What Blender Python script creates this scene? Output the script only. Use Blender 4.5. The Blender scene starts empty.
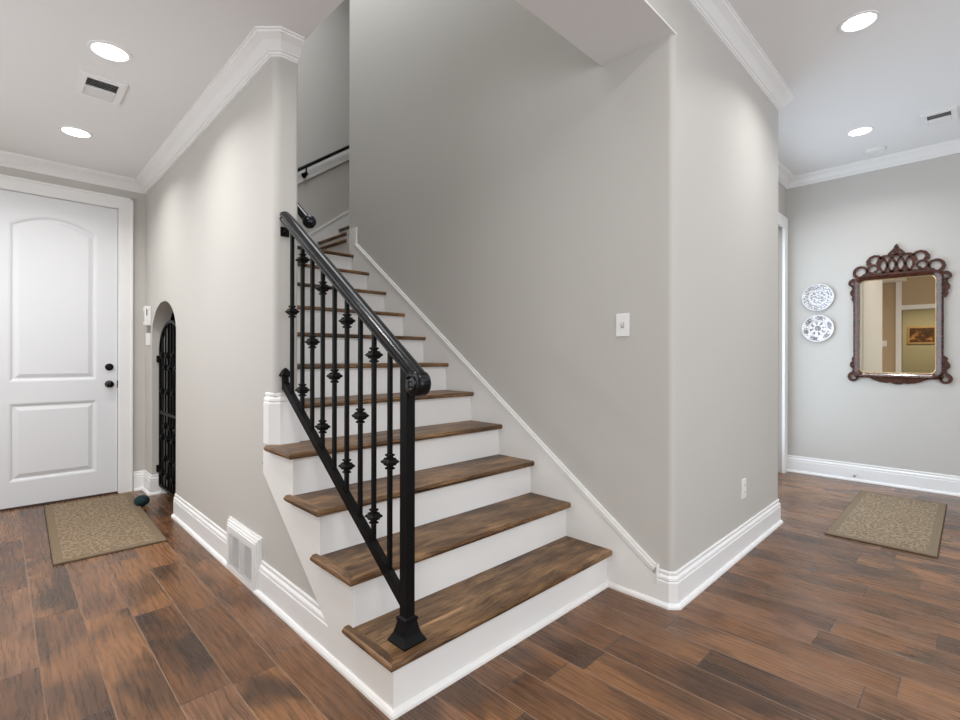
import bpy, bmesh, math, random
from mathutils import Vector, Matrix
from mathutils.geometry import tessellate_polygon
random.seed(7)
S = bpy.context.scene
C = S.collection
PI = math.pi
R = math.radians

# ------------------------------------------------------------------ camera, world, lights, exposure
cam = bpy.data.cameras.new('camera'); camo = bpy.data.objects.new('camera', cam); C.objects.link(camo)
cam.sensor_width = 36; cam.lens = 36 * 490.97 / 960; cam.shift_y = -0.0035
cam.clip_start = 0.05
camo.matrix_world = Matrix.Translation((0, 0, 1.176)) @ Matrix.Rotation(R(45.42 - 90), 4, 'Z') @ Matrix.Rotation(R(90), 4, 'X') @ Matrix.Rotation(0.002, 4, 'Z')
S.camera = camo
w = bpy.data.worlds.new('world'); S.world = w; w.use_nodes = True
w.node_tree.nodes['Background'].inputs[0].default_value = (0.75, 0.86, 1.0, 1)
w.node_tree.nodes['Background'].inputs[1].default_value = 1.0
S.view_settings.view_transform = 'Standard'; S.view_settings.look = 'None'
S.view_settings.exposure = 0.0; S.view_settings.gamma = 1.0
S.view_settings.use_curve_mapping = False


def area(name, loc, rot, sx, sy, power, col, spread=180, shape='RECTANGLE'):
    l = bpy.data.lights.new(name, 'AREA'); l.shape = shape; l.size = sx
    if shape == 'RECTANGLE': l.size_y = sy
    l.energy = power; l.color = col; l.spread = R(spread)
    o = bpy.data.objects.new(name, l); C.objects.link(o); o.location = loc; o.rotation_euler = [R(a) for a in rot]
    return o


DAY = (0.74, 0.87, 1.0); NEUT = (1.0, 0.985, 0.965); SOFT = (0.93, 0.965, 1.0)
# daylight through the wide windows of the south wall, behind the camera
area('window_light_south', (1.8, -3.10, 1.6), (90, 0, 0), 4.6, 2.1, 70, SOFT)
# fill light for the stair wall, at an added, unseen west window
area('fill_light_west', (-1.22, -1.5, 1.7), (90, 0, -90), 2.2, 1.8, 55, SOFT)
# fill light for the foyer wall and ceiling, at an added, unseen window
area('fill_light_foyer', (-1.22, 3.1, 1.55), (90, 0, -90), 2.4, 1.7, 24, SOFT)
# daylight through the glazed door past the end of the hall wall
area('window_light_hall', (4.88, 1.56, 1.35), (-90, 0, 0), 1.5, 2.2, 42, DAY)
# skylight over the stairwell
area('window_light_stairwell', (1.66, 3.3, 5.55), (0, 0, 0), 1.0, 3.0, 60, SOFT)
# recessed lamps overhead, out of the frame
for nm, loc, e in (('lamp_foyer_near', (0.42, 1.80, 2.69), 7), ('lamp_foyer_west', (-0.75, 3.10, 2.69), 14), ('lamp_foyer_west', (-0.75, 4.40, 2.69), 12),
                   ('lamp_hall', (1.75, 0.35, 3.0), 6), ('lamp_hall', (0.0, -1.2, 3.0), 12), ('lamp_hall', (3.4, -1.6, 3.0), 12)):
    area(nm, loc, (0, 0, 0), 0.16, 0.16, e, NEUT, 160, 'DISK')
area('lamp_study', (-2.5, 0.8, 2.5), (0, 0, 0), 0.3, 0.3, 28, (1.0, 0.86, 0.62), 170, 'DISK')
S.cycles.max_bounces = 16; S.cycles.diffuse_bounces = 10


# ------------------------------------------------------------------ materials
def mat(name, col=(0.8, 0.8, 0.8), rough=0.5, metal=0.0, spec=0.5, coat=0.0):
    m = bpy.data.materials.new(name); m.use_nodes = True
    b = m.node_tree.nodes['Principled BSDF']
    b.inputs['Base Color'].default_value = (*col, 1); b.inputs['Roughness'].default_value = rough
    b.inputs['Metallic'].default_value = metal; b.inputs['Specular IOR Level'].default_value = spec
    b.inputs['Coat Weight'].default_value = coat
    return m


class NT:
    def __init__(s, m): s.t = m.node_tree; s.b = s.t.nodes['Principled BSDF']
    def n(s, typ, **kw):
        x = s.t.nodes.new(typ)
        for k, v in kw.items(): setattr(x, k, v)
        return x
    def l(s, a, b): s.t.links.new(a, b)
    def m(s, op, a, b=None, c=None, clamp=False):
        x = s.t.nodes.new('ShaderNodeMath'); x.operation = op; x.use_clamp = clamp
        for i, v in enumerate((a, b, c)):
            if v is None: continue
            if isinstance(v, (int, float)): x.inputs[i].default_value = v
            else: s.l(v, x.inputs[i])
        return x.outputs[0]
    def comb(s, x, y, z=0.0):
        c = s.t.nodes.new('ShaderNodeCombineXYZ')
        for i, v in enumerate((x, y, z)):
            if isinstance(v, (int, float)): c.inputs[i].default_value = v
            else: s.l(v, c.inputs[i])
        return c.outputs[0]
    def noise(s, vec, scale=5, detail=3, rough=0.5, dist=0.0):
        x = s.t.nodes.new('ShaderNodeTexNoise'); s.l(vec, x.inputs['Vector'])
        x.inputs['Scale'].default_value = scale; x.inputs['Detail'].default_value = detail
        x.inputs['Roughness'].default_value = rough; x.inputs['Distortion'].default_value = dist
        return x.outputs['Fac']
    def white(s, vec):
        x = s.t.nodes.new('ShaderNodeTexWhiteNoise'); x.noise_dimensions = '3D'; s.l(vec, x.inputs['Vector']); return x.outputs
    def ramp(s, fac, stops, interp='LINEAR'):
        x = s.t.nodes.new('ShaderNodeValToRGB'); x.color_ramp.interpolation = interp
        e = x.color_ramp.elements
        while len(e) < len(stops): e.new(0.5)
        for i, (p, c) in enumerate(stops):
            e[i].position = p; e[i].color = (*c, 1) if isinstance(c, tuple) else (c, c, c, 1)
        s.l(fac, x.inputs[0]); return x.outputs[0]
    def mix(s, fac, a, b, blend='MIX'):
        x = s.t.nodes.new('ShaderNodeMix'); x.data_type = 'RGBA'; x.blend_type = blend
        for i, v in ((0, fac), (6, a), (7, b)):
            if isinstance(v, (int, float)): x.inputs[i].default_value = v
            elif isinstance(v, tuple): x.inputs[i].default_value = (*v, 1)
            else: s.l(v, x.inputs[i])
        return x.outputs[2]
    def bump(s, h, strength=0.3, dist=0.002):
        x = s.t.nodes.new('ShaderNodeBump'); x.inputs['Strength'].default_value = strength; x.inputs['Distance'].default_value = dist
        s.l(h, x.inputs['Height']); s.l(x.outputs[0], s.b.inputs['Normal'])
    def obj(s): return s.t.nodes.new('ShaderNodeTexCoord').outputs['Object']
    def sep(s, v):
        x = s.t.nodes.new('ShaderNodeSeparateXYZ'); s.l(v, x.inputs[0]); return x.outputs


def paint(name, col, rough=0.55, bump=0.15, scale=220, spec=0.3):
    m = mat(name, col, rough, spec=spec); k = NT(m); v = k.obj()
    k.bump(k.noise(v, scale, 2), bump, 0.0006)
    tone = k.noise(v, 1.3, 2)
    c = k.mix(k.m('MULTIPLY', tone, 0.06), col, tuple(x * 0.8 for x in col))
    k.l(c, k.b.inputs['Base Color'])
    return m


WALL = paint('wall_paint', (0.515, 0.500, 0.472), 0.6, 0.25, 160)
WHITE = paint('trim_paint', (0.80, 0.80, 0.80), 0.32, 0.03, 90, 0.5)
RISER = paint('riser_paint', (0.79, 0.78, 0.765), 0.42, 0.03, 90, 0.4)
DOORW = paint('door_paint', (0.72, 0.735, 0.76), 0.38, 0.05, 60, 0.45)
CEIL = paint('ceiling_paint', (0.80, 0.805, 0.81), 0.8, 0.3, 140, 0.2)
STUDYW = paint('study_paint', (0.42, 0.42, 0.33), 0.7)
WARMLITW = paint('west_warm_lit', (0.46, 0.36, 0.24), 0.7)  # warm lamplight on the west wall is put into this colour
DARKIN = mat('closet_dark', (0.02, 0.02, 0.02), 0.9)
IRON = mat('wrought_iron', (0.004, 0.004, 0.0045), 0.45, 0.0, 0.12)
k = NT(IRON); k.bump(k.noise(k.obj(), 120, 3), 0.25, 0.001)
RAILM = mat('handrail_black', (0.004, 0.005, 0.007), 0.22, 0.0, 0.32, 0.0)
KNOB = mat('knob_bronze', (0.015, 0.013, 0.012), 0.25, 0.7)
SLOT = mat('vent_dark', (0.03, 0.03, 0.032), 0.8)
RUBBER = mat('rubber', (0.05, 0.03, 0.02), 0.8)
PLAST = mat('white_plastic', (0.78, 0.78, 0.77), 0.35)
CHROME = mat('chrome', (0.7, 0.7, 0.7), 0.2, 1.0)
GLASS = bpy.data.materials.new('window_glass'); GLASS.use_nodes = True
t = GLASS.node_tree; t.nodes.remove(t.nodes['Principled BSDF'])
a = t.nodes.new('ShaderNodeBsdfTransparent'); b = t.nodes.new('ShaderNodeBsdfGlossy'); b.inputs['Roughness'].default_value = 0.02
mx = t.nodes.new('ShaderNodeMixShader'); mx.inputs[0].default_value = 0.07
t.links.new(a.outputs[0], mx.inputs[1]); t.links.new(b.outputs[0], mx.inputs[2]); t.links.new(mx.outputs[0], t.nodes['Material Output'].inputs[0])
MIRR = mat('mirror_glass', (0.88, 0.80, 0.66), 0.01, 1.0)  # warm tint stands in for the lamplight that yellows the reflection
LAMP = bpy.data.materials.new('lamp_lens'); LAMP.use_nodes = True
LAMP.node_tree.nodes['Principled BSDF'].inputs['Emission Color'].default_value = (1, 0.98, 0.95, 1)
LAMP.node_tree.nodes['Principled BSDF'].inputs['Emission Strength'].default_value = 6.0


def wood_floor():
    m = mat('hickory_planks', rough=0.3, spec=0.45); k = NT(m); x, y, z = k.sep(k.obj())
    W = 0.1614
    u = k.m('DIVIDE', k.m('SUBTRACT', x, 0.119), W); row = k.m('FLOOR', u); fu = k.m('SUBTRACT', u, row)
    rr = k.white(k.comb(row, 3.7, 0.0))
    rc = k.sep(rr['Color'])
    L = k.m('ADD', k.m('MULTIPLY', rc[0], 0.55), 0.62)
    v = k.m('ADD', k.m('DIVIDE', y, L), k.m('MULTIPLY', rc[1], 9.0)); col = k.m('FLOOR', v); fv = k.m('SUBTRACT', v, col)
    pid = k.white(k.comb(row, col, 1.3)); p = k.sep(pid['Color'])
    # per plank offset coordinates
    px_ = k.m('ADD', x, k.m('MULTIPLY', p[0], 31.0)); py_ = k.m('ADD', y, k.m('MULTIPLY', p[1], 17.0))
    warp = k.noise(k.comb(px_, k.m('MULTIPLY', py_, 0.5), 0), 6, 2)
    gx = k.m('ADD', px_, k.m('MULTIPLY', warp, 0.035))
    grain = k.noise(k.comb(k.m('MULTIPLY', gx, 95.0), k.m('MULTIPLY', py_, 4.0), 0), 1.0, 5, 0.62)
    rings = k.n('ShaderNodeTexWave', wave_type='BANDS', bands_direction='X')
    k.l(k.comb(gx, k.m('MULTIPLY', py_, 0.10), 0), rings.inputs['Vector'])
    rings.inputs['Scale'].default_value = 11; rings.inputs['Distortion'].default_value = 7; rings.inputs['Detail'].default_value = 2; rings.inputs['Detail Scale'].default_value = 2.0
    blot = k.noise(k.comb(k.m('MULTIPLY', px_, 4.2), k.m('MULTIPLY', py_, 2.2), 0), 1.0, 3, 0.5, 0.5)
    base = k.ramp(p[2], [(0.0, (0.110, 0.050, 0.024)), (0.35, (0.185, 0.084, 0.037)), (0.7, (0.260, 0.120, 0.050)), (1.0, (0.200, 0.100, 0.056))])
    dark = k.ramp(blot, [(0.0, 1.0), (0.42, 0.85), (0.55, 0.0)])
    dk = k.m('MULTIPLY', dark, k.m('ADD', k.m('MULTIPLY', p[0], 0.60), 0.38))
    c = k.mix(dk, base, (0.030, 0.020, 0.015))
    g = k.ramp(grain, [(0.25, 0.50), (0.48, 0.94), (0.75, 1.35)])
    c = k.mix(1.0, c, g, 'MULTIPLY')
    rg = k.ramp(rings.outputs['Fac'], [(0.0, 0.80), (0.35, 0.98), (1.0, 1.05)])
    c = k.mix(1.0, c, rg, 'MULTIPLY')
    st = k.noise(k.comb(k.m('MULTIPLY', gx, 62.0), k.m('MULTIPLY', py_, 6.5), 4.0), 1.0, 6, 0.7)
    c = k.mix(k.m('MULTIPLY', k.ramp(st, [(0.34, 1.0), (0.45, 0.0)]), 0.55), c, (0.028, 0.016, 0.011))
    # knots
    vo = k.n('ShaderNodeTexVoronoi'); k.l(k.comb(k.m('MULTIPLY', px_, 3.0), k.m('MULTIPLY', py_, 1.6), 0), vo.inputs['Vector']); vo.inputs['Scale'].default_value = 1.0
    kn = k.ramp(vo.outputs['Distance'], [(0.0, 1.0), (0.035, 0.9), (0.11, 0.0)])
    c = k.mix(k.m('MULTIPLY', kn, 0.7), c, (0.03, 0.017, 0.012))
    # seams
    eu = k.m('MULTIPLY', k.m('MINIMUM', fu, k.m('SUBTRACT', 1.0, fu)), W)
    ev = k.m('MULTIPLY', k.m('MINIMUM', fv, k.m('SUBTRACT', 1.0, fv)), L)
    edge_glint = k.ramp(k.m('MULTIPLY', eu, 100.0), [(0.0, 1.0), (0.16, 1.0), (0.26, 0.0)])
    c = k.mix(k.m('MULTIPLY', edge_glint, 0.72), c, (0.27, 0.165, 0.105))  # pale bevel highlight along the long plank edges, put into the colour
    endd = k.ramp(k.m('MULTIPLY', ev, 100.0), [(0.0, 1.0), (0.14, 1.0), (0.24, 0.0)])
    c = k.mix(k.m('MULTIPLY', endd, 0.9), c, (0.03, 0.018, 0.012))
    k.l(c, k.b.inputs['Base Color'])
    e = k.m('MINIMUM', eu, ev)
    gap = k.ramp(k.m('MULTIPLY', e, 100.0), [(0.0, 0.0), (0.35, 1.0)])
    scr = k.noise(k.comb(k.m('MULTIPLY', px_, 9.0), k.m('MULTIPLY', py_, 3.5), 0), 1.0, 2)
    h = k.m('ADD', k.m('MULTIPLY', gap, 1.0), k.m('ADD', k.m('MULTIPLY', grain, 0.22), k.m('MULTIPLY', scr, 0.9)))
    k.bump(h, 0.45, 0.002)
    ro = k.m('ADD', k.m('MULTIPLY', grain, 0.22), 0.17); k.l(ro, k.b.inputs['Roughness'])
    return m


def tread_wood(name, along):
    m = mat(name, rough=0.42, spec=0.3); k = NT(m); x, y, z = k.sep(k.obj())
    rnd = k.n('ShaderNodeObjectInfo').outputs['Random']
    if along == 'X': a, c_ = x, y
    else: a, c_ = y, x
    a = k.m('ADD', a, k.m('MULTIPLY', rnd, 37.0)); c_ = k.m('ADD', c_, k.m('MULTIPLY', z, 0.8))
    # boards glued side by side
    lam = k.m('FLOOR', k.m('DIVIDE', c_, 0.088)); lr = k.white(k.comb(lam, k.m('MULTIPLY', rnd, 50.0), 2.0))['Value']
    a2 = k.m('ADD', a, k.m('MULTIPLY', lr, 5.0))
    warp = k.noise(k.comb(k.m('MULTIPLY', a2, 0.7), c_, 0), 7, 2)
    cw = k.m('ADD', c_, k.m('MULTIPLY', warp, 0.06))
    grain = k.noise(k.comb(k.m('MULTIPLY', a2, 5.0), k.m('MULTIPLY', cw, 170.0), 0), 1.0, 5, 0.65)
    blot = k.noise(k.comb(k.m('MULTIPLY', a2, 2.6), k.m('MULTIPLY', c_, 7.0), 0), 1.0, 4, 0.6, 0.8)
    c = k.ramp(blot, [(0.28, (0.045, 0.024, 0.012)), (0.43, (0.110, 0.058, 0.027)), (0.55, (0.200, 0.110, 0.050)), (0.72, (0.34, 0.20, 0.098))])
    c = k.mix(1.0, c, k.ramp(grain, [(0.30, 0.25), (0.48, 0.9), (0.70, 1.45)]), 'MULTIPLY')
    st = k.noise(k.comb(k.m('MULTIPLY', a2, 9.0), k.m('MULTIPLY', cw, 75.0), 4.0), 1.0, 6, 0.7)
    c = k.mix(k.m('MULTIPLY', k.ramp(st, [(0.36, 1.0), (0.47, 0.0)]), 0.7), c, (0.030, 0.016, 0.009))
    c = k.mix(1.0, c, k.ramp(lr, [(0.0, 0.82), (1.0, 1.12)]), 'MULTIPLY')
    k.l(c, k.b.inputs['Base Color'])
    k.bump(k.m('ADD', grain, k.m('MULTIPLY', blot, 1.2)), 0.4, 0.002)
    return m


FLOOR = wood_floor()
TREAD = tread_wood('tread_oak', 'X'); TREADY = tread_wood('tread_oak_return', 'Y')
MAHOG = mat('mahogany', (0.085, 0.022, 0.012), 0.26, 0, 0.6, 0.4)
k = NT(MAHOG); x, y, z = k.sep(k.obj())
g = k.noise(k.comb(x, k.m('MULTIPLY', y, 14.0), k.m('MULTIPLY', z, 60.0)), 1.0, 4)
k.l(k.ramp(g, [(0.3, (0.022, 0.006, 0.004)), (0.7, (0.085, 0.022, 0.011))]), k.b.inputs['Base Color'])
GILT = mat('gilt_slip', (0.55, 0.40, 0.22), 0.35, 0.6)
TEAL = mat('teal_yarn', (0.006, 0.055, 0.065), 0.85)
k = NT(TEAL); v = k.obj(); vo = k.n('ShaderNodeTexVoronoi'); k.l(v, vo.inputs['Vector']); vo.inputs['Scale'].default_value = 110
k.l(k.ramp(vo.outputs['Distance'], [(0.0, (0.008, 0.06, 0.07)), (0.7, (0.001, 0.010, 0.015))]), k.b.inputs['Base Color']); k.bump(vo.outputs['Distance'], 0.9, 0.004)


def mat_weave():
    m = mat('mat_weave', rough=0.75, spec=0.35); k = NT(m); v = k.obj(); x, y, z = k.sep(v)
    # leafy scrolls: warped voronoi cell borders
    n1 = k.n('ShaderNodeTexNoise'); k.l(v, n1.inputs['Vector']); n1.inputs['Scale'].default_value = 9; n1.inputs['Detail'].default_value = 1
    wv = k.n('ShaderNodeVectorMath', operation='MULTIPLY_ADD'); k.l(n1.outputs['Color'], wv.inputs[0]); wv.inputs[1].default_value = (0.09, 0.09, 0); k.l(v, wv.inputs[2])
    vo = k.n('ShaderNodeTexVoronoi', feature='DISTANCE_TO_EDGE'); k.l(wv.outputs[0], vo.inputs['Vector']); vo.inputs['Scale'].default_value = 34
    line = k.ramp(vo.outputs['Distance'], [(0.0, 1.0), (0.10, 0.9), (0.17, 0.0)])
    ax = k.m('ABSOLUTE', x); ay = k.m('ABSOLUTE', y)
    d = k.m('MINIMUM', k.m('SUBTRACT', 0.272, ax), k.m('SUBTRACT', 0.735, ay))
    bord = k.m('LESS_THAN', d, 0.045)
    line = k.m('MULTIPLY', line, k.m('SUBTRACT', 1.0, bord))
    fine = k.noise(v, 330, 2, 0.7)
    c = k.mix(line, (0.170, 0.118, 0.070), (0.30, 0.225, 0.145))
    c = k.mix(k.m('MULTIPLY', bord, 0.6), c, (0.21, 0.155, 0.095))
    c = k.mix(1.0, c, k.ramp(fine, [(0.3, 0.55), (0.7, 1.35)]), 'MULTIPLY')
    k.l(c, k.b.inputs['Base Color'])
    k.bump(k.m('ADD', k.m('MULTIPLY', line, 0.7), fine), 0.6, 0.003)
    return m


WEAVE = mat_weave()


def plate_mat(name, kind):
    # transferware drawn in the plate's own plane (x, y local)
    m = mat(name, (0.8, 0.8, 0.8), 0.15, 0, 0.5, 0.4); k = NT(m); v = k.obj(); x, y, z = k.sep(v)
    r = k.m('SQRT', k.m('ADD', k.m('MULTIPLY', x, x), k.m('MULTIPLY', y, y)))
    ang = k.m('ARCTAN2', y, x)
    def band(a, b): return k.m('MULTIPLY', k.m('GREATER_THAN', r, a), k.m('LESS_THAN', r, b))
    n = k.noise(v, 95 if kind == 0 else 80, 3, 0.8)
    lace = k.m('GREATER_THAN', n, 0.49)
    if kind == 0:
        rim = k.m('MULTIPLY', band(0.083, 0.124), lace)
        house = k.m('MULTIPLY', band(-1, 0.066), k.m('GREATER_THAN', k.noise(k.comb(k.m('MULTIPLY', x, 0.55), y, 0), 75, 3, 0.8), 0.50))
        ink = k.m('MAXIMUM', rim, house)
    else:
        pet = k.m('ADD', 0.5, k.m('MULTIPLY', k.m('SINE', k.m('MULTIPLY', ang, 6.0)), 0.5))
        rim = k.m('MULTIPLY', band(0.085, 0.122), k.m('GREATER_THAN', k.m('ADD', k.m('MULTIPLY', pet, 0.16), n), 0.56))
        med = k.m('MAXIMUM', k.m('MULTIPLY', band(-1, 0.027), k.m('GREATER_THAN', n, 0.43)),
                  k.m('MULTIPLY', band(0.036, 0.068), k.m('GREATER_THAN', k.m('ADD', k.m('MULTIPLY', k.m('SINE', k.m('MULTIPLY', ang, 8.0)), 0.12), n), 0.54)))
        ink = k.m('MAXIMUM', rim, med)
    for rr in (0.080, 0.070, 0.126):
        ink = k.m('MAXIMUM', ink, k.m('MULTIPLY', k.m('LESS_THAN', k.m('ABSOLUTE', k.m('SUBTRACT', r, rr)), 0.0011), 0.8))
    col = (0.10, 0.08, 0.11) if kind == 0 else (0.10, 0.065, 0.09)
    k.l(k.mix(k.m('MULTIPLY', ink, 0.85), (0.78, 0.78, 0.78), col), k.b.inputs['Base Color'])
    return m


# ------------------------------------------------------------------ mesh helpers
def box(bm, x0, x1, y0, y1, z0, z1):
    vs = [bm.verts.new((x, y, z)) for x in (x0, x1) for y in (y0, y1) for z in (z0, z1)]
    for f in ((0, 1, 3, 2), (4, 6, 7, 5), (0, 4, 5, 1), (2, 3, 7, 6), (0, 2, 6, 4), (1, 5, 7, 3)):
        bm.faces.new([vs[i] for i in f])
    return vs


def to3(axis, p, d):
    if axis == 'X': return (d, p[0], p[1])
    if axis == 'Y': return (p[0], d, p[1])
    return (p[0], p[1], d)


def prism(bm, outer, axis, d0, d1, holes=()):
    """polygon with holes, extruded along an axis from d0 to d1"""
    loops = [list(outer)] + [list(h) for h in holes]
    tris = tessellate_polygon([[Vector((p[0], p[1], 0)) for p in lp] for lp in loops])
    flat = [p for lp in loops for p in lp]
    A = [bm.verts.new(to3(axis, p, d0)) for p in flat]; B = [bm.verts.new(to3(axis, p, d1)) for p in flat]
    for t_ in tris:
        if len(set(t_)) < 3: continue
        try: bm.faces.new([A[i] for i in t_])
        except ValueError: pass
        try: bm.faces.new([B[i] for i in reversed(t_)])
        except ValueError: pass
    o = 0
    for lp in loops:
        n = len(lp)
        for i in range(n):
            j = (i + 1) % n
            bm.faces.new((A[o + i], A[o + j], B[o + j], B[o + i]))
        o += n


def loft(bm, rings, closed=True, cap=True):
    V = [[bm.verts.new(p) for p in r] for r in rings]
    n = len(V[0])
    for a_, b_ in zip(V, V[1:]):
        for i in range(n if closed else n - 1):
            j = (i + 1) % n
            bm.faces.new((a_[i], a_[j], b_[j], b_[i]))
    if cap:
        bm.faces.new(list(reversed(V[0]))); bm.faces.new(V[-1])
    return V


def tube(bm, pts, r, n=10, cap=True, sq=None):
    """round (or elliptical: r=(ra, rb)) tube along a 3-D path; up axis sq fixes the frame"""
    pts = [Vector(p) for p in pts]; rings = []
    for i, p in enumerate(pts):
        d = (pts[min(i + 1, len(pts) - 1)] - pts[max(i - 1, 0)]).normalized()
        up = Vector(sq) if sq else (Vector((0, 0, 1)) if abs(d.z) < 0.95 else Vector((1, 0, 0)))
        s = d.cross(up).normalized(); u_ = s.cross(d).normalized()
        rr = r[i] if isinstance(r, list) else r
        ra, rb = rr if isinstance(rr, tuple) else (rr, rr)
        rings.append([p + s * ra * math.cos(2 * PI * j / n) + u_ * rb * math.sin(2 * PI * j / n) for j in range(n)])
    loft(bm, rings, True, cap)


def lathe(bm, prof, c, axis='Z', n=24):
    """prof: list of (radius, height)"""
    rings = []
    for r, h in prof:
        ring = []
        for j in range(n):
            a_ = 2 * PI * j / n; p = (r * math.cos(a_), r * math.sin(a_))
            q = {'Z': (p[0], p[1], h), 'Y': (p[0], h, p[1]), 'X': (h, p[0], p[1])}[axis]
            ring.append((c[0] + q[0], c[1] + q[1], c[2] + q[2]))
        rings.append(ring)
    loft(bm, rings)


def sweep(bm, path, prof, side=1, closed=False):
    """profile (d, z) swept round a horizontal path with mitred corners; d runs to the left of travel when side=1"""
    P = [Vector((p[0], p[1])) for p in path]; n = len(P); rings = []
    for i in range(n):
        ds = []
        if closed or i > 0: ds.append((P[i] - P[i - 1]).normalized())
        if closed or i < n - 1: ds.append((P[(i + 1) % n] - P[i]).normalized())
        ns = [Vector((-d.y, d.x)) * side for d in ds]
        m_ = ns[0] if len(ns) == 1 else (ns[0] + ns[1]) / (1 + ns[0].dot(ns[1]))
        rings.append([(P[i].x + m_.x * d, P[i].y + m_.y * d, z) for d, z in prof])
    if closed: rings.append(rings[0])
    loft(bm, rings, True, not closed)


def bevel(bm, pred, w_, seg=3):
    es = [e for e in bm.edges if pred(e.verts[0].co, e.verts[1].co)]
    if es: bmesh.ops.bevel(bm, geom=es, offset=w_, segments=seg, affect='EDGES', profile=0.5)


def obj(name, bm, m, parent=None, smooth=False, loc=None):
    bmesh.ops.remove_doubles(bm, verts=bm.verts, dist=1e-6)
    bmesh.ops.recalc_face_normals(bm, faces=bm.faces)
    me = bpy.data.meshes.new(name)
    if loc is not None: bmesh.ops.translate(bm, verts=bm.verts, vec=-Vector(loc))
    bm.to_mesh(me); bm.free(); me.materials.append(m)
    o = bpy.data.objects.new(name, me); C.objects.link(o)
    if parent:
        o.parent = parent
        o.location = (Vector(loc) - parent.location) if loc is not None else -parent.location
    elif loc is not None: o.location = loc
    if smooth:
        for p in me.polygons: p.use_smooth = True
        try:
            me.set_sharp_from_angle(angle=R(40))
        except Exception: pass
    return o


def struct(name, bm, m, parent=None, smooth=False, loc=None):
    o = obj(name, bm, m, parent, smooth, loc)
    if not parent: o['kind'] = 'structure'
    return o


def thing(name, label, cat, loc=(0, 0, 0), group=None, kind=None):
    o = bpy.data.objects.new(name, None); C.objects.link(o); o.location = loc
    o.empty_display_size = 0.1
    if kind: o['kind'] = kind
    else: o['label'] = label; o['category'] = cat
    if group: o['group'] = group
    return o


def tag(o, label, cat, group=None):
    o['label'] = label; o['category'] = cat
    if group: o['group'] = group
    return o


def BM(): return bmesh.new()


# ------------------------------------------------------------------ key measures
XW = 0.942      # face of the foyer wall beside the stairs
XI = 1.062      # its inner face
XR = 2.258      # right wall of the stairs
YR = 1.000      # hall wall face
XE = 3.990      # its far end
XF = 5.840      # wall with the mirror
YD = 5.180      # front-door wall
YS = 1.3396; RUN = 0.2554; RISE = 0.1886; OV = 0.029; TH = 0.026
HC = 3.012; FC = 2.70; TOP = 5.60
XWEST = -1.30; YSO = -3.20

# ------------------------------------------------------------------ structure
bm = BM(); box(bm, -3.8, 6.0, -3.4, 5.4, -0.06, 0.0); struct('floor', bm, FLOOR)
# foyer wall with arched opening
bm = BM()
rr = 0.034
foot = [(XI, 2.50), (XI, 2.352 + 0.02)]
foot += [(XI - 0.02 + 0.02 * math.cos(a_), 2.372 - 0.02 * math.sin(a_)) for a_ in [PI / 2 * i / 5 for i in range(1, 6)]]
foot += [(XW + rr - rr * math.sin(a_), 2.352 + rr - rr * math.cos(a_)) for a_ in [PI / 2 * i / 8 for i in range(9)]]
foot += [(XW, 2.50)]
prism(bm, foot, 'Z', 0.65, FC)
arch = [(4.92 - (1 - math.cos(PI * i / 24)) * 0.39, 1.348 + 0.262 * math.sin(PI * i / 24)) for i in range(25)]
poly = [(2.50, 0.0), (4.14, 0.0)] + list(reversed(arch)) + [(4.92, 0.0), (YD, 0.0), (YD, FC), (2.50, FC)]
prism(bm, poly, 'X', XW, XI)
prism(bm, [(1.70, 0.0), (2.50, 0.0), (2.50, 0.65), (1.70, 0.066)], 'X', XW, XW + 0.05)
struct('wall_left', bm, WALL, smooth=True)
# wall with the front door
bm = BM()
prism(bm, [(XWEST, 0), (-0.085, 0), (-0.085, 2.45), (0.757, 2.45), (0.757, 0), (XI, 0), (XI, FC), (XWEST, FC)], 'Y', YD, YD + 0.14)
struct('wall_front', bm, WALL)
bm = BM(); box(bm, XI, 6.0, YD, YD + 0.14, 0, TOP)
struct('wall_back', bm, WALL)
# stair wall and hall wall, one L with a rounded corner
bm = BM(); cr = 0.032
foot = [(XR, 3.97), (XR, YR + cr)] + [(XR + cr - cr * math.cos(a_), YR + cr - cr * math.sin(a_)) for a_ in [PI / 2 * i / 8 for i in range(1, 9)]] + [(2.38, YR), (2.38, 3.97)]
prism(bm, foot, 'Z', 0, TOP)
foot = [(2.38, YR)] + [(XE - cr + cr * math.sin(a_), YR + cr - cr * math.cos(a_)) for a_ in [PI / 2 * i / 8 for i in range(9)]] + [(XE, 1.52), (XE - 0.12, 1.52), (XE - 0.12, YR + 0.12), (2.38, YR + 0.12)]
prism(bm, foot, 'Z', 0, HC)
struct('wall_right', bm, WALL, smooth=True)
bm = BM(); box(bm, 2.38, 6.0, 3.85, 3.97, 0, TOP); struct('wall_stairwell', bm, WALL)
bm = BM(); box(bm, XF, XF + 0.14, YSO, 1.52, 0, HC); struct('wall_far', bm, WALL)
# hall end wall with the glazed door
bm = BM(); prism(bm, [(XE, 0), (4.05, 0), (4.05, 2.50), (5.70, 2.50), (5.70, 0), (XF, 0), (XF, HC), (XE, HC)], 'Y', 1.40, 1.52)
struct('wall_hall_end', bm, WALL)
bm = BM(); prism(bm, [(XWEST, 0), (-0.6, 0), (-0.6, 0.45), (4.2, 0.45), (4.2, 0), (XF, 0), (XF, HC), (XWEST, HC)], 'Y', YSO - 0.14, YSO, holes=[[(-0.5, 0.5), (-0.5, 2.65), (4.1, 2.65), (4.1, 0.5)]])
box(bm, -0.6, 4.2, YSO - 0.14, YSO, 0, 0.45)
struct('wall_south', bm, WALL)
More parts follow.
